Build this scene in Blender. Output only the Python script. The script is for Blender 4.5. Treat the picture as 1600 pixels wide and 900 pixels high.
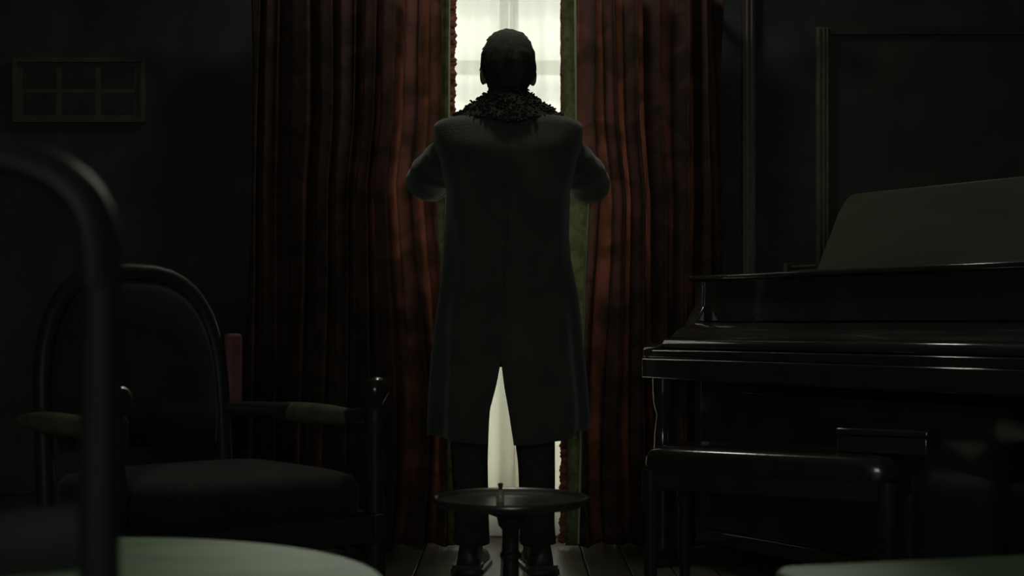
import bpy, bmesh, math, random
from mathutils import Vector, Matrix, noise
random.seed(7)
for o in list(bpy.data.objects): bpy.data.objects.remove(o)
SC = bpy.context.scene
COL = SC.collection
PI = math.pi

# ------------------------------------------------------------ camera, sky, exposure
CAM_H = .828
cam = bpy.data.objects.new('camera', bpy.data.cameras.new('camera'))
COL.objects.link(cam)
cam.location = (0, 0, CAM_H); cam.rotation_euler = (PI/2, 0, 0)
cam.data.sensor_width = 36; cam.data.lens = 36*2200/1600
cam.data.shift_y = 58/1600
cam.data.clip_start = .05
cam.data.dof.use_dof = True; cam.data.dof.focus_distance = 4.75; cam.data.dof.aperture_fstop = 4.0
SC.camera = cam

W = bpy.data.worlds.new('overcast_sky'); SC.world = W; W.use_nodes = True
wn = W.node_tree.nodes; wl = W.node_tree.links
bg = wn['Background']; bg.inputs['Color'].default_value = (1.0, 1.0, .93, 1); bg.inputs['Strength'].default_value = 4.5

def portal(loc, rot, sx, sy):
    l = bpy.data.lights.new('sky_portal', 'AREA'); l.shape = 'RECTANGLE'; l.size = sx; l.size_y = sy
    l.cycles.is_portal = True
    o = bpy.data.objects.new('sky_portal', l); COL.objects.link(o); o.location = loc; o.rotation_euler = rot
portal((0, 5.80, 1.45), (-PI/2, 0, 0), 1.04, 2.9)
# hazy sun in front of the house; it enters over the curtains through the fanlight
SUN_EL, SUN_AZ = math.radians(31), math.radians(1.2)
l_ = bpy.data.lights.new('hazy_sun', 'SUN'); l_.energy = 1.2; l_.angle = math.radians(6); l_.color = (1, 1, .9)
o_ = bpy.data.objects.new('hazy_sun', l_); COL.objects.link(o_); o_.location = (0, 12, 8)
o_.rotation_euler = Vector((-math.sin(SUN_AZ)*math.cos(SUN_EL), -math.cos(SUN_AZ)*math.cos(SUN_EL), -math.sin(SUN_EL))).to_track_quat('-Z', 'Y').to_euler()

portal((0, -4.1, 1.7), (PI/2, 0, 0), 1.5, 1.9)  # portal for the added fill opening in the rear wall
# dim ceiling lamp over the window bay (its rose and shade are built further down)
LAMP = (0, 4.72, 3.0)
l_ = bpy.data.lights.new('ceiling_lamp_light', 'AREA'); l_.shape = 'DISK'; l_.size = .3; l_.energy = 6; l_.color = (1, .97, .84)
o_ = bpy.data.objects.new('ceiling_lamp_light', l_); COL.objects.link(o_); o_.location = LAMP

vs = SC.view_settings
SC.display_settings.display_device = 'sRGB'
vs.view_transform = 'Standard'; vs.look = 'None'; vs.exposure = 0.0; vs.gamma = 1.0; vs.use_curve_mapping = False

# ------------------------------------------------------------ materials
def mat(name, c, rough=.6, spec=.5, var=.0, scale=6, bump=0, bscale=60, c2=None, metal=0, stretch=(1,1,1), coat=0, sheen=0):
    m = bpy.data.materials.new(name); m.use_nodes = True
    n = m.node_tree.nodes; l = m.node_tree.links
    b = n['Principled BSDF']
    b.inputs['Roughness'].default_value = rough; b.inputs['Specular IOR Level'].default_value = spec
    b.inputs['Metallic'].default_value = metal; b.inputs['Coat Weight'].default_value = coat
    b.inputs['Coat Roughness'].default_value = .08; b.inputs['Sheen Weight'].default_value = sheen
    b.inputs['Base Color'].default_value = (*c, 1)
    tc = n.new('ShaderNodeTexCoord'); mp = n.new('ShaderNodeMapping'); mp.inputs['Scale'].default_value = stretch
    l.new(tc.outputs['Object'], mp.inputs['Vector'])
    if var or c2:
        t = n.new('ShaderNodeTexNoise'); t.inputs['Scale'].default_value = scale; t.inputs['Detail'].default_value = 5
        l.new(mp.outputs[0], t.inputs['Vector'])
        r = n.new('ShaderNodeValToRGB'); r.color_ramp.elements[0].position = .35; r.color_ramp.elements[1].position = .65
        c2 = c2 or tuple(v*(1-var) for v in c)
        r.color_ramp.elements[0].color = (*c2, 1); r.color_ramp.elements[1].color = (*c, 1)
        l.new(t.outputs['Fac'], r.inputs[0]); l.new(r.outputs[0], b.inputs['Base Color'])
    if bump:
        t2 = n.new('ShaderNodeTexNoise'); t2.inputs['Scale'].default_value = bscale; t2.inputs['Detail'].default_value = 4
        l.new(mp.outputs[0], t2.inputs['Vector'])
        bp = n.new('ShaderNodeBump'); bp.inputs['Strength'].default_value = bump; bp.inputs['Distance'].default_value = .004
        l.new(t2.outputs['Fac'], bp.inputs['Height']); l.new(bp.outputs[0], b.inputs['Normal'])
    return m

def cloth_translucent(name, diff, trans, damask=False, tfac=.5, scale=9, stretch=(1, .3, 1)):
    """cloth that lets some daylight through: diffuse face + translucent back light"""
    m = bpy.data.materials.new(name); m.use_nodes = True
    n = m.node_tree.nodes; l = m.node_tree.links; n.clear()
    out = n.new('ShaderNodeOutputMaterial')
    d = n.new('ShaderNodeBsdfDiffuse'); d.inputs['Color'].default_value = (*diff, 1)
    t = n.new('ShaderNodeBsdfTranslucent'); t.inputs['Color'].default_value = (*trans, 1)
    a = n.new('ShaderNodeAddShader')
    if damask:
        tc = n.new('ShaderNodeTexCoord'); mp = n.new('ShaderNodeMapping'); mp.inputs['Scale'].default_value = stretch
        l.new(tc.outputs['Object'], mp.inputs[0])
        nz = n.new('ShaderNodeTexNoise'); nz.inputs['Scale'].default_value = scale; nz.inputs['Detail'].default_value = 3
        nz.inputs['Distortion'].default_value = .8
        l.new(mp.outputs[0], nz.inputs['Vector'])
        for sh, c, k in ((d, diff, .55), (t, trans, .55)):
            r = n.new('ShaderNodeValToRGB'); r.color_ramp.elements[0].position = .38; r.color_ramp.elements[1].position = .62
            r.color_ramp.elements[0].color = (c[0]*k, c[1]*k*1.2, c[2]*k, 1); r.color_ramp.elements[1].color = (*c, 1)
            l.new(nz.outputs['Fac'], r.inputs[0]); l.new(r.outputs[0], sh.inputs['Color'])
        bp = n.new('ShaderNodeBump'); bp.inputs['Strength'].default_value = .5; bp.inputs['Distance'].default_value = .006
        l.new(nz.outputs['Fac'], bp.inputs['Height']); l.new(bp.outputs[0], d.inputs['Normal'])
    l.new(d.outputs[0], a.inputs[0]); l.new(t.outputs[0], a.inputs[1]); l.new(a.outputs[0], out.inputs[0])
    return m

def sheer_mat():
    m = bpy.data.materials.new('white_net'); m.use_nodes = True
    n = m.node_tree.nodes; l = m.node_tree.links; n.clear()
    out = n.new('ShaderNodeOutputMaterial')
    t = n.new('ShaderNodeBsdfTranslucent'); t.inputs['Color'].default_value = (.60, .60, .545, 1)
    d = n.new('ShaderNodeBsdfDiffuse'); d.inputs['Color'].default_value = (.10, .10, .09, 1)
    a = n.new('ShaderNodeAddShader'); l.new(t.outputs[0], a.inputs[0]); l.new(d.outputs[0], a.inputs[1])
    tr = n.new('ShaderNodeBsdfTransparent')
    mx = n.new('ShaderNodeMixShader')
    tc = n.new('ShaderNodeTexCoord'); mp = n.new('ShaderNodeMapping'); mp.inputs['Scale'].default_value = (14, 1, .8)
    l.new(tc.outputs['Object'], mp.inputs[0])
    nz = n.new('ShaderNodeTexNoise'); nz.inputs['Scale'].default_value = 2.2; nz.inputs['Detail'].default_value = 3
    l.new(mp.outputs[0], nz.inputs['Vector'])
    mr = n.new('ShaderNodeMapRange'); mr.inputs['From Min'].default_value = .3; mr.inputs['From Max'].default_value = .7
    mr.inputs['To Min'].default_value = .055; mr.inputs['To Max'].default_value = .075
    l.new(nz.outputs['Fac'], mr.inputs['Value']); l.new(mr.outputs[0], mx.inputs['Fac'])
    l.new(a.outputs[0], mx.inputs[1]); l.new(tr.outputs[0], mx.inputs[2]); l.new(mx.outputs[0], out.inputs[0])
    return m

def glass_mat(name='window_glass', tint=(.95, .97, .95)):
    m = bpy.data.materials.new(name); m.use_nodes = True
    n = m.node_tree.nodes; l = m.node_tree.links; n.clear()
    out = n.new('ShaderNodeOutputMaterial'); tr = n.new('ShaderNodeBsdfTransparent'); tr.inputs[0].default_value = (*tint, 1)
    g = n.new('ShaderNodeBsdfGlossy'); g.inputs['Roughness'].default_value = .02
    f = n.new('ShaderNodeFresnel'); f.inputs[0].default_value = 1.45; mx = n.new('ShaderNodeMixShader')
    l.new(f.outputs[0], mx.inputs[0]); l.new(tr.outputs[0], mx.inputs[1]); l.new(g.outputs[0], mx.inputs[2]); l.new(mx.outputs[0], out.inputs[0])
    return m

M = dict(
    wallpaper=mat('dark_wallpaper', (.060, .066, .064), .8, .2, .35, 5, .2, 30),
    ceiling=mat('cream_plaster', (.62, .62, .55), .9, .2, .2, 3),
    rear=mat('grey_plaster', (.6, .62, .58), .9, .2, .2, 3),
    plank=mat('oak_plank', (.12, .10, .075), .42, .5, 0, 3, .25, 12, (.075, .062, .048), stretch=(12, 1, 12)),
    dark_oak=mat('dark_oak', (.05, .044, .04), .38, .5, .4, 8, .15, 40, stretch=(1, 1, .15)),
    trim=mat('trim_highlight', (.20, .155, .11), .28, .6, .3, 8, .1, 40, stretch=(1, 1, .1)),
    gilt=mat('dull_gilt', (.15, .13, .085), .35, .5, .4, 20, .3, 60),
    white_paint=mat('cream_paint', (.74, .72, .62), .5, .4, .06, 8),
    stone=mat('cream_stone', (.85, .78, .56), .9, .2, .12, 3, .3, 20),
    ground=mat('grey_paving', (.35, .35, .33), .9, .2, .3, 3),
    red=cloth_translucent('red_damask_velvet', (.075, .046, .042), (.275, .15, .13), True),
    lining=cloth_translucent('olive_lining', (.10, .10, .060), (.25, .245, .18), True, scale=30),
    greenline=cloth_translucent('pale_green_braid', (.30, .34, .24), (.3, .33, .22)),
    fringe=cloth_translucent('rust_fringe', (.20, .085, .06), (.22, .08, .055)),
    net=sheer_mat(), glass=glass_mat(), fill_tint=glass_mat('fill_tint', (.86, .96, .91)),  # last glass only tints the added fill light teal
    coat=mat('grey_green_wool', (.092, .096, .082), .95, .15, .3, 9, .5, 180, sheen=.35),
    fur=mat('brown_shearling', (.060, .062, .054), 1, .1, .4, 30, 1, 200),
    hair=mat('dark_hair', (.07, .072, .06), .85, .12, .4, 40, .6, 160, stretch=(1, 1, .3)),
    skin=mat('skin', (.30, .19, .14), .5, .4, .1, 12),
    trouser=mat('charcoal_trouser', (.07, .074, .07), .9, .2, .3, 20, .4, 200),
    leather=mat('black_leather', (.06, .06, .056), .4, .5, .3, 20, .2, 90),
    eye=mat('eye_white', (.5, .5, .47), .3),
    black=mat('black_lacquer', (.042, .043, .042), .13, .6, .3, 6, .02, 20, coat=.7),
    mahog=mat('dark_mahogany', (.045, .043, .040), .45, .25, .4, 7, .08, 40, stretch=(1, 1, .15)),
    desk=mat('brown_walnut', (.10, .10, .07), .33, .45, .35, 5, .06, 40, stretch=(.3, 1, 1)),
    felt=mat('brown_leatherette', (.040, .036, .034), .20, .6, .3, 20, .1, 70, coat=.7),
    tray=mat('dark_bronze_tray', (.20, .20, .185), .27, .5, .3, 10, .05, 30, metal=.7),
    brass=mat('dull_brass', (.45, .38, .2), .3, .5, .2, 15, metal=1),
    upho=mat('dark_red_upholstery', (.032, .026, .026), .8, .2, .3, 14, .4, 150, sheen=.1),
    armpad=mat('olive_pad', (.19, .19, .13), .6, .3, .3, 18, .3, 120),
    marble=mat('grey_green_marbled_top', (.125, .215, .085), .6, .12, 0, 7, 0, 0, (.075, .13, .048), stretch=(1, 2.2, 1)),
    bottle=mat('smoky_glass', (.55, .5, .4), .1, .6, .1, 20),
    cork=mat('brown_stopper', (.06, .05, .03), .7),
    canvas=mat('dark_oil_paint', (.060, .048, .046), .5, .3, 0, 4, .1, 60, (.036, .040, .039)),
    paper=mat('brown_mount', (.10, .088, .08), .7, .2, .2, 10),
    photo=mat('dim_print', (.05, .05, .048), .5, .3, .5, 12),
    polish=mat('polished_mahogany', (.04, .036, .033), .14, .6, .3, 8, .02, 30, coat=.5),
    wing=mat('dull_red_velvet', (.30, .11, .13), .8, .2, .2, 14, .3, 120),
    cream=mat('pale_curve', (.42, .40, .33), .7),
)

# ------------------------------------------------------------ mesh helpers
class MB:
    def __init__(s): s.v = []; s.f = []
    def add(s, vs, fs):
        k = len(s.v); s.v += [tuple(p) for p in vs]; s.f += [tuple(i+k for i in f) for f in fs]; return s
    def box(s, lo, hi, mtx=None):
        x0, y0, z0 = lo; x1, y1, z1 = hi
        v = [Vector(p) for p in ((x0,y0,z0),(x1,y0,z0),(x1,y1,z0),(x0,y1,z0),(x0,y0,z1),(x1,y0,z1),(x1,y1,z1),(x0,y1,z1))]
        if mtx: v = [mtx @ p for p in v]
        return s.add(v, [(0,3,2,1),(4,5,6,7),(0,1,5,4),(1,2,6,5),(2,3,7,6),(3,0,4,7)])
    def loft(s, rings, caps=True, closed=True):
        n = len(rings[0]); k = len(s.v)
        for r in rings: s.v += [tuple(p) for p in r]
        for j in range(len(rings)-1):
            for i in range(n if closed else n-1):
                a = k+j*n+i; b = k+j*n+(i+1) % n
                s.f.append((a, b, b+n, a+n))
        if caps:
            s.f.append(tuple(range(k+n-1, k-1, -1))); s.f.append(tuple(range(k+(len(rings)-1)*n, k+len(rings)*n)))
        return s
    def lathe(s, prof, c=(0,0,0), n=24, mtx=None):
        rings = []
        for r, z in prof:
            ring = [Vector((c[0]+max(r,1e-4)*math.cos(2*PI*i/n), c[1]+max(r,1e-4)*math.sin(2*PI*i/n), c[2]+z)) for i in range(n)]
            if mtx: ring = [mtx @ p for p in ring]
            rings.append(ring)
        return s.loft(rings)
    def tube(s, pts, rad, n=12, flat=None, res=1):
        pts = [Vector(p) for p in pts]
        if not isinstance(rad, (list, tuple)): rad = [rad]*len(pts)
        if res > 1: pts, rad = smooth_path(pts, rad, res)
        rings = []; up = Vector((0, 0, 1)); prev = None
        for i, p in enumerate(pts):
            d = (pts[min(i+1, len(pts)-1)]-pts[max(i-1, 0)]).normalized()
            if prev is None:
                a = d.cross(up)
                if a.length < .05: a = d.cross(Vector((0, 1, 0)))
            else:
                a = prev - d*prev.dot(d)
            a.normalize(); prev = a; b = d.cross(a).normalized()
            r = rad[i]; ra, rb = (r if isinstance(r, tuple) else (r, r))
            rings.append([p+a*ra*math.cos(2*PI*k/n)+b*rb*math.sin(2*PI*k/n) for k in range(n)])
        return s.loft(rings)
    def ball(s, c, r, nu=16, nv=10, mtx=None):
        if not isinstance(r, (tuple, list)): r = (r, r, r)
        rings = []
        for j in range(nv+1):
            t = PI*(j/nv); sn = max(math.sin(t), .01)
            ring = [Vector((r[0]*sn*math.cos(2*PI*i/nu), r[1]*sn*math.sin(2*PI*i/nu), -r[2]*math.cos(t))) for i in range(nu)]
            if mtx: ring = [mtx @ p for p in ring]
            rings.append([p+Vector(c) for p in ring])
        return s.loft(rings)
    def build(s, name, m, parent=None, smooth=True, bevel=0, solid=0, remesh=0, sub=0, mods=None, angle=40):
        me = bpy.data.meshes.new(name); me.from_pydata(s.v, [], s.f); me.validate()
        bm = bmesh.new(); bm.from_mesh(me); bmesh.ops.recalc_face_normals(bm, faces=bm.faces); bm.to_mesh(me); bm.free()
        me.materials.append(m)
        if smooth:
            me.shade_smooth()
            if not (remesh or sub): me.set_sharp_from_angle(angle=math.radians(angle))
        o = bpy.data.objects.new(name, me); COL.objects.link(o)
        if parent: o.parent = parent
        if solid:
            q = o.modifiers.new('thickness', 'SOLIDIFY'); q.thickness = solid; q.offset = 0
        if bevel:
            q = o.modifiers.new('bevel', 'BEVEL'); q.width = bevel; q.segments = 3; q.limit_method = 'ANGLE'
        if remesh:
            q = o.modifiers.new('remesh', 'REMESH'); q.mode = 'VOXEL'; q.voxel_size = remesh; q.use_smooth_shade = True
            q = o.modifiers.new('smooth', 'SMOOTH'); q.iterations = 6; q.factor = .5
        if sub:
            q = o.modifiers.new('sub', 'SUBSURF'); q.levels = sub; q.render_levels = sub
        return o

def smooth_path(pts, rad, res):
    P = []; R = []
    n = len(pts)
    def cr(a, b, c, d, t):
        return .5*((2*b)+(-a+c)*t+(2*a-5*b+4*c-d)*t*t+(-a+3*b-3*c+d)*t**3)
    for i in range(n-1):
        q = [pts[max(i-1,0)], pts[i], pts[i+1], pts[min(i+2,n-1)]]
        for k in range(res):
            t = k/res
            P.append(Vector(tuple(cr(q[0][j], q[1][j], q[2][j], q[3][j], t) for j in range(3))))
            a, b = rad[i], rad[i+1]
            R.append(tuple(a[j]+(b[j]-a[j])*t for j in range(2)) if isinstance(a, tuple) else a+(b-a)*t)
    P.append(pts[-1]); R.append(rad[-1])
    return P, R

def tag(o, label=None, cat=None, group=None, kind=None):
    if label: o['label'] = label
    if cat: o['category'] = cat
    if group: o['group'] = group
    if kind: o['kind'] = kind
    return o
def thing(name, label, cat, loc=(0,0,0), rz=0, group=None):
    o = bpy.data.objects.new(name, None); COL.objects.link(o); o.empty_display_size = .1
    o.location = loc; o.rotation_euler = (0, 0, rz)
    return tag(o, label, cat, group)
def box(name, lo, hi, m, parent=None, bevel=0, smooth=False):
    return MB().box(lo, hi).build(name, m, parent, smooth=bool(bevel), bevel=bevel)
def struct(o): o['kind'] = 'structure'; return o
def lerp(tab, z):
    if z <= tab[0][0]: return tab[0][1]
    for (a, va), (b, vb) in zip(tab, tab[1:]):
        if z <= b: return va+(vb-va)*(z-a)/(b-a)
    return tab[-1][1]

# ------------------------------------------------------------ room shell
XL, XR, YB, YR, ZC = -2.5, 2.7, 5.5, -4.0, 3.2
WX, WZ = .52, 3.0           # french window opening
fl = struct(box('floor', (XL-.2, YR-.2, -.14), (XR+.2, YB+.35, -.022), M['dark_oak']))
pw = .145; x = XL; i = 0
plank_me = {}
while x < XR-.01:
    w = min(pw, XR-x); y = YR
    cuts = [YR] + ([1.1, 3.3] if i % 2 else [-.2, 2.2, 4.6]) + [YB+.3]
    for a, b in zip(cuts, cuts[1:]):
        key = (round(w, 3), round(b-a, 3))
        if key not in plank_me:
            o = MB().box((.002, .002, -.02), (w-.002, b-a-.002, 0)).build('plank', M['plank'], fl, bevel=.003)
            plank_me[key] = o.data
        else:
            o = bpy.data.objects.new('plank', plank_me[key]); COL.objects.link(o); o.parent = fl
            q = o.modifiers.new('bevel', 'BEVEL'); q.width = .003; q.segments = 2
        o.location = (x, a, -random.random()*.0015)
    x += pw; i += 1
T = .3
wb = MB()
wb.box((XL-.2, YB, 0), (-WX, YB+T, ZC)).box((WX, YB, 0), (XR+.2, YB+T, ZC)).box((-WX, YB, WZ), (WX, YB+T, ZC))
struct(wb.build('wall_back', M['wallpaper'], smooth=False))
struct(box('wall_left', (XL-.2, YR, 0), (XL, YB, ZC), M['wallpaper']))
struct(box('wall_right', (XR, YR, 0), (XR+.2, YB, ZC), M['wallpaper']))
RX0, RX1, RZ0, RZ1 = -.75, .75, .75, 2.65
wr = MB()
wr.box((XL-.2, YR-.2, 0), (RX0, YR, ZC)).box((RX1, YR-.2, 0), (XR+.2, YR, ZC)).box((RX0, YR-.2, 0), (RX1, YR, RZ0)).box((RX0, YR-.2, RZ1), (RX1, YR, ZC))
struct(wr.build('wall_rear', M['rear'], smooth=False))
struct(box('ceiling', (XL-.2, YR-.2, ZC), (XR+.2, YB+T, ZC+.2), M['ceiling']))
for a, b in ((XL, -WX-.1), (WX+.1, XR)):
    bb = MB().box((a, YB-.02, 0), (b, YB, .17)).box((a, YB-.028, .17), (b, YB, .195)).build('baseboard_back', M['dark_oak'], bevel=.005)
    struct(bb)

# unseen opening added behind the camera to fill the dark room with sky light
w2 = struct(MB().box((RX0, YR-.14, RZ0), (RX1, YR-.06, RZ0+.06)).box((RX0, YR-.14, RZ1-.06), (RX1, YR-.06, RZ1))
     .box((RX0, YR-.14, RZ0+.06), (RX0+.06, YR-.06, RZ1-.06)).box((RX1-.06, YR-.14, RZ0+.06), (RX1, YR-.06, RZ1-.06)).build('fill_opening', M['white_paint'], bevel=.004))
box('glazing_bar', (-.03, YR-.13, RZ0+.06), (.03, YR-.07, RZ1-.06), M['white_paint'], w2)
for a, b in ((RX0+.06, -.03), (.03, RX1-.06)):
    box('pane', (a, YR-.102, RZ0+.06), (b, YR-.098, RZ1-.06), M['fill_tint'], w2)

# french window straight ahead
w1 = struct(MB().box((-WX, YB+.12, 0), (-WX+.05, YB+.24, WZ)).box((WX-.05, YB+.12, 0), (WX, YB+.24, WZ))
     .box((-WX+.05, YB+.12, WZ-.06), (WX-.05, YB+.24, WZ)).box((-WX+.05, YB+.12, 0), (WX-.05, YB+.24, .03)).build('window_1', M['white_paint'], bevel=.004))
cx_m = -.012
ZT = 2.22
box('transom', (-WX+.05, YB+.13, ZT), (WX-.05, YB+.22, ZT+.07), M['white_paint'], w1, bevel=.004)
for a, b in ((-WX+.05, -.012), (.012, WX-.05)):
    box('fanlight_pane', (a, YB+.173, ZT+.07), (b, YB+.177, WZ-.06), M['glass'], w1)
box('glazing_bar', (-.012, YB+.15, ZT+.07), (.012, YB+.2, WZ-.06), M['white_paint'], w1)
for sgn in (-1, 1):
    x0, x1 = (-WX+.05, cx_m-.002) if sgn < 0 else (cx_m+.002, WX-.05)
    s = MB()
    s.box((x0, YB+.15, .03), (x0+.036, YB+.2, ZT)).box((x1-.036, YB+.15, .03), (x1, YB+.2, ZT))
    s.box((x0+.036, YB+.15, .03), (x1-.036, YB+.2, .16)).box((x0+.036, YB+.15, ZT-.05), (x1-.036, YB+.2, ZT))
    sash = s.build('sash', M['white_paint'], w1, bevel=.004)
    zz = [.16, 1.0, 1.865, ZT-.05]
    for zb in zz[1:-1]:
        box('glazing_bar', (x0+.036, YB+.155, zb-.026), (x1-.036, YB+.195, zb+.026), M['white_paint'], sash)
    for a, b in zip(zz, zz[1:]):
        box('pane', (x0+.036, YB+.173, a+.026), (x1-.036, YB+.177, b-.026), M['glass'], sash)
MB().tube([(cx_m+.03, YB+.135, .95), (cx_m+.03, YB+.10, 1.0), (cx_m+.03, YB+.10, 1.06), (cx_m+.03, YB+.135, 1.11)], .008, res=4).build('handle', M['brass'], w1)
casing = MB().box((-WX-.10, YB-.03, 0), (-WX, YB, WZ+.1)).box((WX, YB-.03, 0), (WX+.10, YB, WZ+.1)).box((-WX, YB-.03, WZ), (WX, YB, WZ+.1))
struct(casing.build('trim_2', M['dark_oak'], bevel=.006))
# dark pilaster strip right of the curtains
tr = struct(MB().box((.895, YB-.028, .195), (.95, YB, ZC)).build('trim_1', M['dark_oak'], bevel=.004))
for a, b, d in ((.908, .916, .042), (.927, .934, .040)):
    box('bead', (a, YB-d, .195), (b, YB-.026, ZC), M['trim'], tr, bevel=.002)  # beads coloured lighter to stand in for highlights along the moulding

# ceiling lamp above the frame
cl = thing('ceiling_lamp', 'round brass ceiling lamp above the window bay out of the frame', 'lamp', (LAMP[0], LAMP[1], ZC))
MB().lathe([(0, -.03), (.06, -.03), (.07, 0), (0, 0)], n=24).build('ceiling_rose', M['brass'], cl)
MB().lathe([(.02, -.03), (.02, -.10), (.19, -.165), (.20, -.18), (.185, -.175), (.02, -.12)], n=32).build('lamp_shade', M['brass'], cl)

# unseen boards added behind the curtains to shade their lower half
for sx in (-1, 1):
    sh_ = MB()
    for k in range(2):
        sh_.box((min(sx*(.25+.15*k), sx*(.395+.15*k)), YB+.005+.012*k, .02), (max(sx*(.25+.15*k), sx*(.395+.15*k)), YB+.025+.012*k, 1.02))
    sh_.build('shade_board', M['dark_oak'], w1, bevel=.003)

# outside: balcony floor, parapet, street
struct(box('ground', (-30, YB+T+.8, -4.2), (30, 60, -4.0), M['ground']))
gb = struct(box('ground', (-1.6, YB+T, -.2), (1.6, YB+1.45, -.03), M['stone']))
par = thing('balcony_parapet', 'cream stone balcony parapet outside the french window', 'parapet', (0, YB+1.25, -.03))
box('wall_panel', (-1.6, 0, 0), (1.6, .16, .86), M['stone'], par)
box('coping', (-1.6, -.03, .86), (1.6, .19, .93), M['stone'], par, bevel=.01)

# ------------------------------------------------------------ net curtain
def net(name, x0, x1, label):
    m = MB(); N, K = 60, 10; rows = []
    for j in range(K+1):
        z = .015+2.085*j/K
        rows.append([(x0+(x1-x0)*i/N, YB-.065+.007*math.sin(i*.55)+.004*math.sin(i*.37+z), z) for i in range(N+1)])
    m.loft(rows, caps=False, closed=False)
    return tag(m.build(name, M['net']), label, 'curtain')
net('net_curtain', -.56, cx_m+.02, 'sheer white net curtain glowing over the left half of the window')
net('net_curtain', cx_m+.021, .56, 'sheer white net curtain glowing over the right half of the window')

# ------------------------------------------------------------ red curtains
def curtain(side, label):
    s = side
    root = thing('red_curtain', label, 'curtain', (s*.6, 5.28, 0))
    px = lambda p: (p[0]-s*.6, p[1]-5.28, p[2])
    inner = [(0, .215), (.5, .235), (1.0, .262), (1.3, .275), (1.6, .24), (2.9, .225)] if s > 0 else \
            [(0, .222), (.6, .225), (1.2, .262), (1.35, .27), (1.6, .235), (2.9, .228)]
    outer = [(0, .84), (1.0, .80), (2.9, .78)] if s > 0 else [(0, 1.02), (1, .98), (2.9, .95)]
    N, K = 240, 44; rows = []
    ph = 0.6 if s > 0 else 2.1
    for j in range(K+1):
        z = .012+2.10*j/K
        a, b = lerp(inner, z), lerp(outer, z)
        row = []
        for i in range(N+1):
            u = i/N
            w = u*(6.5 if s > 0 else 8.5)+.35*noise.noise((u*5, z*.5, s*3.1))+.12*math.sin(z*1.7+u*9)
            amp = (.050+.016*math.sin(u*17+ph))*(1-.2*z/2.1)
            y = 5.28+amp*math.sin(2*PI*w+ph)+.014*math.sin(4*PI*w+1.1+z*.6)
            xx = a+(b-a)*u+.012*math.sin(4*PI*w+.4)*min(1, u*8)
            if z < .5:                                   # lower folds spill a little into the room
                k = (1-z/.5)**2; y -= .05*k*(1+.4*math.sin(u*14+s)); xx += .03*k*math.sin(u*7)
            row.append(px((s*xx, y, z)))
        rows.append(row)
    m = MB(); m.loft(rows, caps=False, closed=False); m.build('panel', M['red'], root, solid=.004)
    # turned back lining along the leading edge
    if s > 0:
        edge = [(0, .198), (.35, .204), (.6, .202), (1.0, .186), (1.3, .180), (1.6, .186), (2.9, .185)]
        wid = [(0, .05), (.5, .055), (1.0, .09), (1.3, .112), (1.55, .055), (2.9, .046)]
    else:
        edge = [(0, .210), (.7, .212), (1.2, .245), (1.6, .2315), (2.9, .229)]
        wid = [(0, .03), (2.9, .028)]
    rows = []; K2 = 60
    for j in range(K2+1):
        z = .014+2.09*j/K2; e = lerp(edge, z); w_ = lerp(wid, z)
        rows.append([px((s*(e+w_*i/8), 5.205+.014*math.sin(i/8*PI)*(-1)+.006*math.sin(z*5+i*.6)+(.02*i/8), z)) for i in range(9)])
    m = MB(); m.loft(rows, caps=False, closed=False); m.build('lining', M['lining'], root, solid=.004)
    pts = [px((s*(lerp(edge, z)+lerp(wid, z)*(.93 if s > 0 else .05)), 5.200+(.0 if s > 0 else 0), z)) for z in [0.02+2.08*i/50 for i in range(51)]]
    tag(MB().tube(pts, .0045, 6).build('edge_braid', M['greenline'], root), 'pale green braid along the leading edge')
    # tufted rust fringe hanging from the leading edge
    m = MB(); z = .03
    while z < 2.09:
        e = lerp(edge, z); out_ = .012+.006*random.random()
        if s > 0: out_ *= .3 if z > .8 else 1.1
        m.ball(px((s*(e-out_*.6), 5.222+random.uniform(-.006, .006), z)), (out_, .009, .011+.006*random.random()), 6, 4)
        z += .013
    f = m.build('fringe', M['fringe'], root); f['kind'] = 'stuff'
    return root
curtain(-1, 'dark red damask curtain at left of the window with rust fringe on its edge')
rod = thing('curtain_rod', 'brass curtain rod carrying the red curtains just above the frame', 'rod', (0, 5.285, 2.15))
MB().tube([(-1.1, 0, 0), (1.0, 0, 0)], .014, 12).build('pole', M['brass'], rod)
for sx in (-1.1, 1.0): MB().ball((sx, 0, 0), .03).build('finial', M['brass'], rod)
for sx in (-.75, .70): box('bracket', (sx-.012, 0, -.012), (sx+.012, .215, .012), M['brass'], rod)
cr = curtain(1, 'dark red damask curtain at right of the window with olive lining turned out')
tag(MB().tube([(.02, -.17, .008), (.06, -.185, .008), (.10, -.185, .008), (.145, -.165, .008)], .006, 6, res=5).build('hem_curve', M['cream'], cr), 'thin pale curve lying at the hem')  # thin pale curved tube on the floor below the curtain

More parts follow.
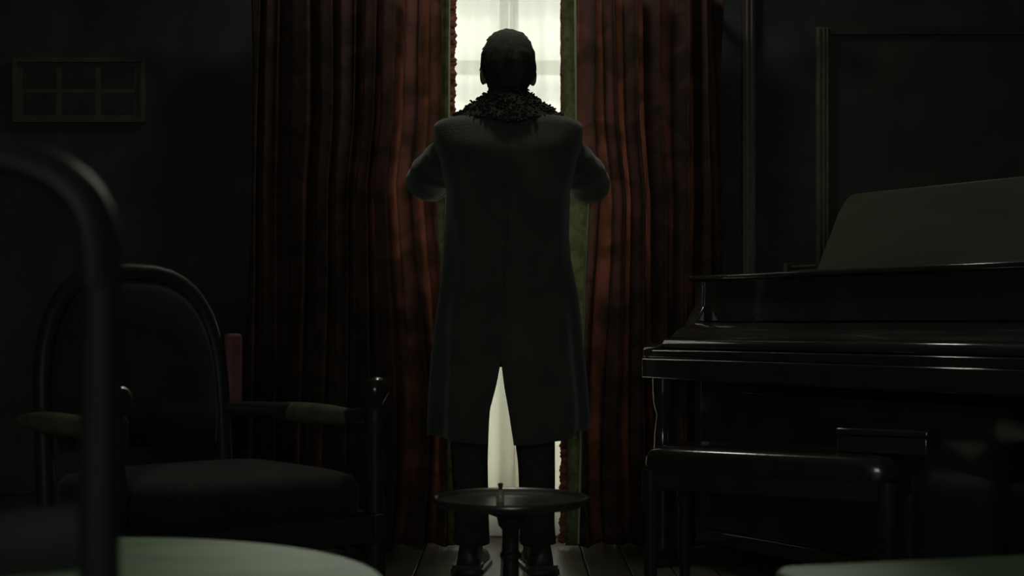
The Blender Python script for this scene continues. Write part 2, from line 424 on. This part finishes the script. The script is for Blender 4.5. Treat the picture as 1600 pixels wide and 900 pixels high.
# ------------------------------------------------------------ the man
man = thing('person', 'person seen from behind in a long dark coat parting the curtains', 'person', (-.013, 4.77, 0))
def arm_pts(s):
    if s < 0:
        return Vector((-.175, .01, 1.41)), Vector((-.285, .17, 1.335)), Vector((-.235, .300, 1.36))
    return Vector((.175, .01, 1.41)), Vector((.285, .17, 1.325)), Vector((.235, .300, 1.36))
bd = MB()
bd.loft([[Vector((a*math.cos(t), b*math.sin(t)+c, z)) for t in [2*PI*i/24 for i in range(24)]] for z, a, b, c in
   ((.80, .15, .10, 0), (.92, .165, .115, 0), (1.05, .145, .10, .01), (1.2, .155, .11, .01), (1.35, .175, .115, 0), (1.45, .15, .09, -.01), (1.50, .08, .06, -.01))])
bd.tube([(0, -.01, 1.44), (0, -.002, 1.54), (0, .012, 1.64)], [.066, .058, .058], 16)
for s in (-1, 1):
    sh, el, wr_ = arm_pts(s)
    bd.tube([sh, sh.lerp(el, .5), el, el.lerp(wr_, .5), wr_], [.055, .05, .042, .038, .028], 12, res=3)
    bd.tube([(s*.10-.015, 0, .9), (s*.105-.018, .01, .5), (s*.105-.018, 0, .1), (s*.105-.018, .03, .05)], [.085, .055, .038, .036], 12, res=3)
R10 = Matrix.Rotation(math.radians(9), 4, 'Z')
HC = Vector((0, .015, 1.70))
def hp(x, y, z): return HC + (R10 @ Vector((x, y, z)))
bd.ball(HC, (.078, .096, .115), 20, 14, R10)
bd.ball(hp(0, .035, -.055), (.058, .058, .06), 16, 10, R10)          # jaw
bd.ball(hp(0, .062, -.092), (.026, .024, .02), 10, 8)                # chin
bd.tube([hp(0, .094, .02), hp(0, .112, -.018), hp(0, .113, -.03)], [.009, .013, .012], 8)   # nose
bd.ball(hp(0, .088, .022), (.05, .014, .012), 12, 6, R10)            # brow
bd.ball(hp(0, .090, -.062), (.024, .012, .009), 10, 6, R10)          # lips
for s in (-1, 1):
    bd.ball(hp(s*.086, .004, -.026), (.011, .022, .034), 10, 8, R10 @ Matrix.Rotation(s*.35, 4, 'Z'))
    sh, el, wr_ = arm_pts(s)
    d = (wr_-el).normalized()
    palm = wr_+d*.05
    bd.tube([wr_-d*.01, palm, palm+d*.045], [(.027, .02), (.04, .017), (.04, .015)], 12, res=2)
    up = Vector((0, 0, 1)); inn = Vector((-s, 0, 0))
    for k in range(4):
        b0 = palm+d*.04+up*(.029-.0195*k)
        L = (.032, .037, .034, .026)[k]
        p1 = b0+d*L+inn*.004; p2 = p1+d*.006+inn*L*.75; p3 = p2-d*L*.55+inn*.010
        bd.tube([b0, p1, p2, p3], [.0095, .009, .0085, .007], 8, res=2)
    tb = palm+up*.03-d*.01+inn*.006
    bd.tube([tb, tb+up*.022+inn*.018+d*.012, tb+up*.014+inn*.034+d*.034, tb+up*.004+inn*.040+d*.052], [.013, .011, .010, .008], 8, res=2)
bd.build('body', M['skin'], man, remesh=.0055)
for s in (-1, 1):
    MB().ball(hp(s*.032, .083, .004), .0125, 10, 8).build('eye', M['eye'], man)
# hair: cap over the skull with a ragged hairline
def in_hair(p):
    yy = p[1]; z = p[2]
    lim = -.075 if yy < -.03 else (-.075+(yy+.03)*1.15)
    return z > lim
def squ(n_):
    k = max(.2, math.sqrt(1-n_.z*n_.z))**-.22 if n_.z > 0 else 1
    return k*(1-.16*min(1, max(0, -n_.z-.12)*3))
m = MB(); NU, NV = 48, 30
grid = []
for j in range(NV+1):
    t = PI*j/NV*.74
    row = []
    for i in range(NU):
        a = 2*PI*i/NU
        n_ = Vector((math.sin(t)*math.cos(a), math.sin(t)*math.sin(a), math.cos(t)))
        thick = 1.0+.03*noise.noise(n_*6)+.02*noise.noise(n_*22)
        q = Vector((n_.x*.094*thick*squ(n_), n_.y*.110*thick, n_.z*.128*thick))
        if n_.y > .35 and n_.z < .45: q = Vector((q.x*.88, q.y*.84, q.z))
        if n_.y < -.2 and n_.z < -.1: q.x *= 1-.10*(-n_.z)
        row.append(hp(q.x, q.y-.004, q.z+.003))
    grid.append(row)
m.loft(grid, caps=False); m.f.append(tuple(range(NU)))
for k in range(340):                                        # short locks lying on the cap
    a = random.uniform(0, 2*PI); t = random.uniform(.05, 2.15)
    n_ = Vector((math.sin(t)*math.cos(a), math.sin(t)*math.sin(a), math.cos(t)))
    if n_.y > .4 and n_.z < .35: continue
    r = Vector((n_.x*.093*squ(n_), n_.y*.110, n_.z*.127)); tan = Vector((n_.x*.3, -.3+n_.y*.2, -1)); tan = (tan-n_*tan.dot(n_)).normalized()
    tan = (tan-n_*.02+Vector((random.uniform(-.3, .3), 0, 0))).normalized()
    p0 = hp(*r); L = random.uniform(.012, .022)
    tt = R10 @ tan
    m.tube([p0, p0+tt*L*.6, p0+tt*L], [.003, .0028, .0008], 5)
m.build('hair', M['hair'], man)

# coat -----------------------------------------------------------
A = [(.44, .262), (.60, .256), (.80, .240), (.95, .222), (1.05, .208), (1.15, .204), (1.28, .206), (1.38, .226), (1.44, .244), (1.482, .248), (1.502, .246), (1.512, .236), (1.520, .205), (1.530, .15), (1.545, .10), (1.58, .070)]
Bk = [(.44, .21), (.80, .185), (1.0, .165), (1.3, .165), (1.42, .155), (1.5, .125), (1.535, .10), (1.58, .075)]
xR = [(.42, .022), (.44, .018), (.553, .002), (.63, -.012), (.715, -.022), (.9, -.012), (1.2, 0)]
xL = [(.42, -.078), (.44, -.076), (.553, -.064), (.63, -.041), (.715, -.023), (.9, -.012), (1.2, 0)]
fG = [(.42, .13), (.9, .10), (1.1, .07), (1.35, .05), (1.58, .03)]
def coat_pt(psi, z):
    a = lerp(A, z); b = lerp(Bk, z)
    p = .82
    sx, cy = math.sin(psi), math.cos(psi)
    x = a*math.copysign(abs(sx)**p, sx); y = -b*math.copysign(abs(cy)**p, cy)
    low = max(0, min(1, (1.25-z)/.8))
    f = .014*low*math.sin(psi*9+z*1.5)+.007*math.sin(psi*5+z*9)*max(0, 1-abs(z-1.12)/.25)
    f += .006*noise.noise((x*9, y*9, z*6))
    # sagging back folds above the waist
    if cy > 0: f += .010*math.exp(-((z-1.17-.25*x*x*10*.1)/.022)**2)*math.exp(-((x-.02)/.07)**2)
    r = math.hypot(x, y); k = 1+f/max(r, .05)
    return Vector((x*k, y*k+.0, z))
m = MB()
zs = [.44+.02*i for i in range(53)]+[1.488, 1.495, 1.502, 1.508, 1.514, 1.519, 1.524, 1.53, 1.535, 1.545, 1.558, 1.58]
for s in (1, -1):
    rows = []
    for z in zs:
        a = lerp(A, z)
        x0 = lerp(xR, z) if s > 0 else lerp(xL, z)
        p0 = math.copysign(math.asin(min(1, abs(x0/a)**(1/.82))), x0)
        p1 = PI-math.asin(min(1, (lerp(fG, z)/a)**(1/.82))) if True else PI
        if s > 0: ps = [p0+(p1-p0)*i/44 for i in range(45)]
        else: ps = [p0+(-p1-p0)*i/44 for i in range(45)]
        zo = 0
        rows.append([coat_pt(p, z + (zo if z > .46 else .035*max(0, math.sin(abs(p))-.3)+(.04 if s > 0 else .0)*max(0, abs(math.sin(p))-.6))) for p in ps])
    m.loft(rows, caps=False, closed=False)
ct = m.build('coat', M['coat'], man, solid=.012, angle=80)
for s in (-1, 1):
    sh, el, wr_ = arm_pts(s)
    sh = sh+Vector((s*-.005, -.01, -.012))
    pts = [sh+Vector((s*-.04, 0, .02)), sh, sh.lerp(el, .45)+Vector((s*.012, -.01, .008)), el, el.lerp(wr_, .45), el.lerp(wr_, .93)]
    rad = [.058, .068, .072, .070, .066, .058]
    P, R = smooth_path(pts, rad, 7)
    mm = MB(); rings = []
    up = Vector((0, 0, 1)); prev = None
    for i, p in enumerate(P):
        d = (P[min(i+1, len(P)-1)]-P[max(i-1, 0)]).normalized()
        a = d.cross(up) if prev is None else prev-d*prev.dot(d)
        a.normalize(); prev = a; b = d.cross(a)
        rr = []
        for k in range(24):
            t = 2*PI*k/24
            r = R[i]*(1+.05*math.sin(i*1.25+2*math.sin(t))+.05*noise.noise((p.x*12+math.cos(t), p.y*12+math.sin(t), p.z*12)))
            rr.append(p+a*r*math.cos(t)+b*r*math.sin(t)*1.05)
        rings.append(rr)
    mm.loft(rings); mm.build('sleeve', M['coat'], man)
# shearling collar
m = MB(); rows = []
for j in range(13):
    v = j/12
    row = []
    for i in range(49):
        t = -PI*.86+2*PI*.86*i/48            # 0 = back of the neck
        back = .5+.5*math.cos(t)
        side = abs(math.sin(t))
        rx = .060+.118*v*(.30+.70*side**1.5); ry = .066+.072*v
        z = 1.612-.012*(1-back)-v*(.070+.048*back)+.020*v*side
        x = rx*math.sin(t); y = -ry*math.cos(t)-.012
        q = Vector((x, y, z)); q += Vector((math.sin(t), -math.cos(t), .6))*(.005*noise.noise(q*24)+.004)
        row.append(q)
    rows.append(row)
m.loft(rows, caps=False, closed=False)
allp = [p for r in rows for p in r]
for k in range(1500):
    p = random.choice(allp); p = p+Vector([random.uniform(-.006, .006) for _ in range(3)]); d = Vector((p.x*1.2+random.uniform(-.15, .15), p.y*1.2+random.uniform(-.15, .15), .07+random.uniform(-.12, .10))).normalized()
    L = random.uniform(.004, .009)*(1.7 if random.random() < .06 else 1)
    m.tube([p-d*.004, p+d*L*.6, p+d*L+Vector((0, 0, -.002))], [.0011, .0009, .0003], 3)
tag(m.build('collar', M['fur'], man, solid=.006), 'shaggy dark shearling collar')
# trousers
m = MB()
m.loft([[Vector((a*math.cos(t), b*math.sin(t), z)) for t in [2*PI*i/24 for i in range(24)]] for z, a, b in ((.70, .14, .09), (.78, .165, .115), (.9, .172, .125), (1.04, .155, .112))])
m.tube([(-.085, 0, .86), (-.118, .005, .72), (-.132, .012, .55), (-.130, .008, .36), (-.124, -.005, .16), (-.124, -.008, .085)], [.10, .092, .072, .062, .060, .064], 20, res=4)
m.tube([(.07, 0, .86), (.072, .005, .72), (.082, .012, .55), (.096, .008, .36), (.098, -.005, .16), (.100, -.008, .085)], [.10, .092, .076, .064, .060, .064], 20, res=4)
m.build('trousers', M['trouser'], man, remesh=.009)
for fx, rot in ((-.128, 7), (.106, -8)):
    m = MB(); rings = []
    for y, w, h, z0 in ((-.082, .026, .05, .012), (-.072, .042, .085, 0), (-.03, .047, .125, 0), (.02, .044, .12, 0), (.07, .044, .085, 0), (.13, .05, .065, 0), (.18, .045, .05, 0), (.21, .024, .034, .004)):
        rings.append([Vector((w*math.cos(t)*(1 if math.sin(t) < 0 else .86), y, z0+.028+(h-.028 if math.sin(t) > 0 else .028-.001)*math.sin(t))) for t in [2*PI*i/20 for i in range(20)]])
    m.loft(rings)
    bt = m.build('boot', M['leather'], man); bt.location = (fx, 0, 0); bt.rotation_euler = (0, 0, math.radians(-rot))
    s_ = MB(); sole = []
    for zz in (.0, .014):
        sole.append([Vector(((.055 if abs(y) < .2 else .03)*sx, y, zz)) for sx, y in ((-1, -.08), (-.5, -.095), (.5, -.095), (1, -.08), (1.02, .0), (1.05, .13), (.8, .19), (0, .22), (-.8, .19), (-1.05, .13), (-1.02, 0))])
    s_.loft(sole)
    s_.box((-.048, -.09, 0), (.048, -.02, .028)); s_.build('sole', M['leather'], bt)

# ------------------------------------------------------------ tray table with vial
tt = thing('tray_table', 'small round tray table on a turned pedestal behind the man', 'table', (-.003, 3.4, 0))
r = .190; zt = .405
MB().lathe([(0, zt-.012), (r-.03, zt-.012), (r-.012, zt-.010), (r-.002, zt-.002), (r, zt+.006), (r-.004, zt+.010), (r-.010, zt+.008), (r-.016, zt+.001), (r-.022, zt+.003), (r-.028, zt-.002), (r-.06, zt-.003), (0, zt-.003)], n=72).build('tray', M['tray'], tt, angle=60)
MB().lathe([(0, .10), (.018, .10), (.030, .115), (.024, .135), (.018, .16), (.020, .235), (.019, .262), (.026, .268), (.026, .277), (.020, .283), (.019, .30), (.021, .335), (.030, .345), (.034, .365), (.06, .375), (.062, .392), (0, .393)], n=28).build('pedestal', M['mahog'], tt)
for k in range(3):
    a = 2*PI*k/3+PI/2
    MB().tube([(.012*math.cos(a), .012*math.sin(a), .115), (.07*math.cos(a), .07*math.sin(a), .10), (.13*math.cos(a), .13*math.sin(a), .045), (.175*math.cos(a), .175*math.sin(a), .014)], [.018, .016, .013, .0135], 10, res=5).build('leg', M['mahog'], tt)
vi = thing('vial', 'tiny glass vial with dark stopper standing on the round tray', 'bottle', (-.028, 3.395, zt-.003))
MB().lathe([(0, 0), (.009, 0), (.010, .003), (.010, .020), (.006, .026), (.005, .030), (0, .030)], n=16).build('bottle', M['bottle'], vi)
MB().lathe([(0, .029), (.0045, .029), (.0050, .036), (.0065, .041), (.0065, .044), (0, .046)], n=12).build('stopper', M['cork'], vi)

# ------------------------------------------------------------ cottage piano
aP = math.radians(57)
pn = thing('piano', 'black upright piano with raised lid panel in front of the right wall', 'piano', (.648, 5.0, 0), -aP)
# local x runs along the keyboard towards the camera, local -y to the player, +y to the back of the case
Lp = 1.62; D = .36
cs = MB()
cs.box((0, 0, .06), (.035, D, .985)); cs.box((Lp-.035, 0, .06), (Lp, D, .985)); cs.box((.035, D-.03, .06), (Lp-.035, D, .985)); cs.box((.035, .0, .06), (Lp-.035, D-.03, .11))
cs.build('case', M['black'], pn, bevel=.005)
box('lower_panel', (.035, .02, .11), (Lp-.035, .04, .60), M['black'], pn, bevel=.004)
fp = box('front_panel', (.035, .012, .84), (Lp-.035, .04, .985), M['black'], pn, bevel=.004)
box('top_board', (-.015, -.018, .985), (Lp+.015, D+.01, 1.003), M['black'], pn, bevel=.006)
# raised, backward leaning lid panel
th = math.radians(17); m = MB(); out = []
x0, x1, H = .52, 1.56, .262
prof = [(x0, 0), (x1, 0), (x1, H)]
for k in range(7):
    t = PI/2*k/6
    prof.append((x0+.105-.055*math.sin(t)-.0, H-.055+.055*math.cos(t)))
prof[-1] = (x0+.042, H-.06)
def tilt(px_, pz, t): return Vector((px_, .075+pz*math.sin(th)+t*math.cos(th), 1.004+pz*math.cos(th)-t*math.sin(th)))
m.loft([[tilt(a, b, 0) for a, b in prof], [tilt(a, b, .016) for a, b in prof]])
tag(m.build('lid_panel', M['desk'], pn, bevel=.003, angle=30), 'brown walnut panel raised on top of the piano')
br = MB().box((.395, .05, 1.003), (.41, .11, 1.034)); br.box((.41, .07, 1.003), (.52, .085, 1.010)); br.box((.41, .07, 1.018), (.52, .085, 1.026)); br.build('lid_bracket', M['desk'], pn, bevel=.002)
kb = box('key_bed', (0, -.24, .645), (Lp, .0, .715), M['black'], pn, bevel=.006)
box('key_slip', (.03, -.235, .715), (Lp-.03, -.205, .745), M['black'], pn, bevel=.006)
for xx in (0, Lp-.06):
    m = MB(); sec = [(-.235, .715), (-.235, .75), (-.20, .765), (-.15, .762), (-.11, .768), (-.07, .80), (-.03, .86), (0, .90), (.0, .715)]
    m.loft([[Vector((xx, y, z)) for y, z in sec], [Vector((xx+.06, y, z)) for y, z in sec]]); m.build('cheek', M['black'], pn, bevel=.008, angle=60)
m = MB(); sec = [(.0, .835), (-.05, .835), (-.10, .828), (-.14, .808), (-.165, .785), (-.190, .780), (-.20, .765), (-.20, .748), (0, .748)]
m.loft([[Vector((.062, y, z)) for y, z in sec], [Vector((Lp-.062, y, z)) for y, z in sec]]); m.build('key_lid', M['black'], pn, bevel=.005, angle=35)
for xx in (.02, Lp-.09):
    MB().lathe([(0, 0), (.026, 0), (.03, .02), (.02, .05), (.026, .12), (.036, .30), (.03, .45), (.022, .52), (.034, .56), (.036, .60), (.038, .645), (0, .645)], c=(xx+.035, -.19, 0), n=20).build('leg', M['black'], pn)
for xx in (.02, Lp-.08):
    box('toe_block', (xx, -.235, .0), (xx+.06, D, .06), M['black'], pn, bevel=.006)
for xx in (.74, .88):
    box('pedal', (xx-.02, -.09, .055), (xx+.02, .03, .065), M['brass'], pn, bevel=.004)

# piano bench
ab = math.radians(-28)
bn = thing('piano_bench', 'low dark bench with a rounded leather seat in front of the piano', 'bench', (.755, 3.985, 0), ab)
m = MB(); rings = []
bw, bdp = .362, .165
for z, k in ((.415, .985), (.43, 1.0), (.452, .995), (.468, .97), (.477, .92), (.482, .80), (.484, .4)):
    ring = []
    for i in range(48):
        t = 2*PI*i/48; p = .28
        ring.append(Vector(((bw*k if k > .5 else bw*.6)*math.copysign(abs(math.cos(t))**p, math.cos(t)), (bdp*(k-.0 if k > .9 else k*.9))*math.copysign(abs(math.sin(t))**p, math.sin(t)), z)))
    rings.append(ring)
m.loft(rings); m.build('seat', M['felt'], bn, angle=70)
ap = MB().box((-.345, -.145, .36), (.345, -.125, .415)).box((-.345, .125, .36), (.345, .145, .415)).box((-.345, -.125, .36), (-.325, .125, .415)).box((.325, -.125, .36), (.345, .125, .415))
ap.build('apron', M['mahog'], bn, bevel=.003)
for sx in (-1, 1):
    for sy in (-1, 1):
        MB().lathe([(0, 0), (.014, 0), (.018, .02), (.014, .05), (.021, .16), (.017, .27), (.024, .30), (.024, .415), (0, .415)], c=(sx*.335, sy*.135, 0), n=14).build('leg', M['mahog'], bn)
bk = thing('box', 'flat dark lidded box lying on the right end of the piano bench', 'box', (1.03, 3.845, .4835), ab)
box('box_base', (-.12, -.09, 0), (.12, .09, .045), M['black'], bk, bevel=.004)
box('lid', (-.124, -.094, .047), (.124, .094, .066), M['black'], bk, bevel=.006)

# ------------------------------------------------------------ armchair (left, mid distance)
hd = math.radians(-50)
ac = thing('armchair', 'dark wooden armchair with ball-tipped arms and red upholstery left of the man', 'armchair', (-.754, 3.5, 0), hd)
# local +x is forward, +y the chair's left
m = MB(); rings = []
for z, k in ((.36, .97), (.375, 1), (.43, 1), (.455, .95), (.468, .8), (.472, .4)):
    rings.append([Vector((.0+.29*k*math.copysign(abs(math.cos(t))**.35, math.cos(t)), .31*k*math.copysign(abs(math.sin(t))**.35, math.sin(t)), z)) for t in [2*PI*i/40 for i in range(40)]])
m.loft(rings); m.build('seat', M['upho'], ac, angle=70)
sr = MB().box((-.30, -.33, .29), (.29, -.30, .36)).box((-.30, .30, .29), (.29, .33, .36)).box((.26, -.30, .29), (.29, .30, .36)).box((-.30, -.30, .29), (-.27, .30, .36))
sr.build('seat_rail', M['mahog'], ac, bevel=.005)
# arched back: frame and upholstered panel
def backpt(t, sc=1, off=0):
    # t 0..1 from right foot of the arch over the top to the left
    a = PI*t
    y = -.05-.25*sc*math.copysign(abs(math.cos(a))**.7, math.cos(a)); z = .60+.37*sc*abs(math.sin(a))**.75
    return Vector((-.29-.10*(z-.45)+off, y, z))
pts = [Vector((-.285, -.30, .36))]+[backpt(i/20) for i in range(21)]+[Vector((-.285, .20, .36))]
MB().tube(pts, .024, 10).build('back_frame', M['mahog'], ac)
m = MB(); rings = []
for off, sc in ((-.014, .90), (.0, .93), (.018, .93), (.034, .86), (.044, .6), (.048, .2)):
    base = [backpt(i/24, sc, off) for i in range(25)]
    low = [Vector((-.285+off, -.05+.23*sc*(1-2*i/8), .50+.12*(1-sc))) for i in range(9)]
    rings.append(base+low)
m.loft(rings); m.build('back_cushion', M['upho'], ac, angle=70)
tag(MB().box((-.325, .215, .60), (-.295, .262, .805)).build('back_wing', M['wing'], ac, bevel=.010), 'dull red padded side of the chair back')
for sy in (-1, 1):
    y = sy*.345
    MB().tube([(-.30, y*.92 if sy < 0 else y*.62, .60), (-.15, y, .595), (.05, y, .59), (.17, y, .60), (.215, y, .622)], [.022, .021, .021, .020, .022], 10, res=5).build('arm', M['mahog'], ac)
    m = MB(); rings = []
    for j in range(13):
        v = j/12; k = math.sin(PI*min(max(v, .04), .96))**.35
        rings.append([Vector((-.33+.50*v, y+.030*k*math.cos(t), .592+.028*k*math.sin(t)+.0)) for t in [2*PI*i/14 for i in range(14)]])
    m.loft(rings); tag(m.build('arm_pad', M['armpad'], ac), 'olive upholstered arm pad')
    MB().lathe([(0, 0), (.020, 0), (.024, .03), (.020, .06), (.026, .20), (.026, .36), (.020, .42), (.028, .46), (.018, .52), (.026, .58), (.028, .615), (.018, .630), (0, .630)], c=(.225, y, 0), n=20).build('front_post', M['mahog'], ac)
    MB().lathe([(.018, .626), (.024, .638), (.034, .655), (.036, .668), (.030, .685), (.016, .696), (0, .698)], c=(.225, y, 0), n=24).build('finial', M['polish'], ac)
    MB().tube([(-.285, sy*.31, .37), (-.30, sy*.31, .2), (-.34, sy*.31, 0)], [.024, .022, .018], 10, res=3).build('leg', M['mahog'], ac)

# ------------------------------------------------------------ foreground chair and tables
dc = thing('dining_chair', 'dark curved-back chair close to the camera at the left table', 'chair', (-.520, 1.34, 0), 0)
def arch(t, w, z0, z1, p=.55):
    a = PI*t
    return Vector((-w*math.copysign(abs(math.cos(a))**p, math.cos(a)), 0, z0+(z1-z0)*abs(math.sin(a))**p))
# back faces -y (towards the camera), leaning back
def lean(p): return Vector((p.x, -.19-.12*max(0, p.z-.44), p.z))
pts = [lean(arch(i/28, .200, .86, .965)) for i in range(29)]
MB().tube(pts, [(.014, .022)]*29, 12).build('top_rail', M['mahog'], dc)
for sx in (-1, 1):
    MB().tube([(sx*.185, -.13, 0), (sx*.185, -.17, .25), (sx*.186, -.19, .44), lean(Vector((sx*.19, 0, .65))), lean(Vector((sx*.1995, 0, .87)))], [.014, .016, .018, .0165, .016], 12, res=4).build('back_leg', M['mahog'], dc)
    MB().tube([(sx*.18, .17, .40), (sx*.18, .175, .2), (sx*.18, .17, 0)], [.019, .016, .012], 10, res=3).build('front_leg', M['mahog'], dc)
MB().tube([lean(Vector((-.19, 0, .66))), lean(Vector((0, .0, .645))), lean(Vector((.19, 0, .66)))], [(.008, .028)]*3, 10, res=5).build('middle_rail', M['mahog'], dc)
m = MB(); rings = []
for z, k in ((.385, .97), (.395, 1), (.425, 1), (.44, .93), (.446, .5)):
    rings.append([Vector((.205*k*math.copysign(abs(math.cos(t))**.4, math.cos(t)), .19*k*math.copysign(abs(math.sin(t))**.4, math.sin(t)), z)) for t in [2*PI*i/36 for i in range(36)]])
m.loft(rings); m.build('seat', M['upho'], dc, angle=70)

rt = thing('round_table', 'low round table with a pale grey-green marbled top at lower left', 'table', (-.604, 1.738, 0))
MB().lathe([(0, .478), (.44, .478), (.448, .484), (.45, .492), (.446, .499), (.44, .50), (0, .50)], n=96).build('tabletop', M['marble'], rt, angle=60)
MB().lathe([(0, .09), (.05, .09), (.06, .11), (.035, .16), (.045, .26), (.03, .36), (.045, .42), (.07, .455), (.12, .478), (0, .478)], n=28).build('pedestal', M['mahog'], rt)
for k in range(3):
    a = 2*PI*k/3+PI/6*1
    MB().tube([(.03*math.cos(a), .03*math.sin(a), .12), (.14*math.cos(a), .14*math.sin(a), .10), (.24*math.cos(a), .24*math.sin(a), .04), (.30*math.cos(a), .30*math.sin(a), .018)], [.026, .022, .018, .017], 10, res=4).build('leg', M['mahog'], rt)

st = thing('side_table', 'low table with a pale green top cut by the lower right frame edge', 'table', (.342, 1.914, 0), math.radians(15))
m = MB(); rings = []
wx, wy, rc = .66, .44, .05
for z, ins in ((.478, .006), (.484, 0), (.494, 0), (.50, .006)):
    ring = []
    for (cx, cy, a0) in ((wx-rc, -rc, 0), (rc, -rc, PI/2), (rc, -wy+rc, PI), (wx-rc, -wy+rc, 1.5*PI)):
        for k in range(9):
            t = a0+PI/2*k/8; ring.append(Vector((cx+(rc-ins)*math.cos(t), cy+(rc-ins)*math.sin(t), z)))
    rings.append(ring)
m.loft(rings); m.build('tabletop', M['marble'], st, angle=60)
box('apron', (.06, -.38, .41), (.60, -.06, .478), M['mahog'], st, bevel=.004)
for lx in (.08, .58):
    for ly in (-.36, -.08):
        MB().lathe([(0, 0), (.014, 0), (.018, .03), (.014, .06), (.022, .3), (.026, .41), (0, .41)], c=(lx, ly, 0), n=14).build('leg', M['mahog'], st)

# ------------------------------------------------------------ pictures on the back wall
pt = thing('framed_painting', 'large dark oil painting in a dull gilt frame behind the piano', 'painting', (1.66, YB, 1.45))
fw, fh = .476, .537
for nm, lo, hi in (('frame_side', (-fw, -.03, -fh), (-fw+.05, 0, fh)), ('frame_side', (fw-.05, -.03, -fh), (fw, 0, fh)), ('frame_rail', (-fw+.05, -.03, fh-.03), (fw-.05, 0, fh)), ('frame_rail', (-fw+.05, -.03, -fh), (fw-.05, 0, -fh+.05))):
    m = MB().box(lo, hi)
    if nm == 'frame_side':
        for q in (.004, .022, .036): m.box((lo[0]+q, -.042, lo[2]+.004), (lo[0]+q+.009, -.03, hi[2]-.004))
    m.build(nm, M['gilt'] if nm == 'frame_side' else M['dark_oak'], pt, bevel=.003)
box('canvas', (-fw+.05, -.012, -fh+.05), (fw-.05, -.002, fh-.03), M['canvas'], pt)
ph = thing('picture_frame', 'dim wide frame holding six small prints on the left wall', 'picture', (-1.687, YB, 1.743))
fw, fh = .258, .126
m = MB().box((-fw, -.022, -fh), (-fw+.018, 0, fh)).box((fw-.018, -.022, -fh), (fw, 0, fh)).box((-fw+.018, -.022, fh-.018), (fw-.018, 0, fh)).box((-fw+.018, -.022, -fh), (fw-.018, 0, -fh+.018))
m.build('frame', M['paper'], ph, bevel=.002)
box('mount', (-fw+.018, -.008, -fh+.018), (fw-.018, -.001, fh-.018), M['paper'], ph)
for r_ in (0, 1):
    for c_ in range(3):
        x0 = -.215+c_*.152; z0 = -.092+r_*.102
        box('print', (x0, -.0105, z0), (x0+.125, -.008, z0+.082), M['photo'], ph)
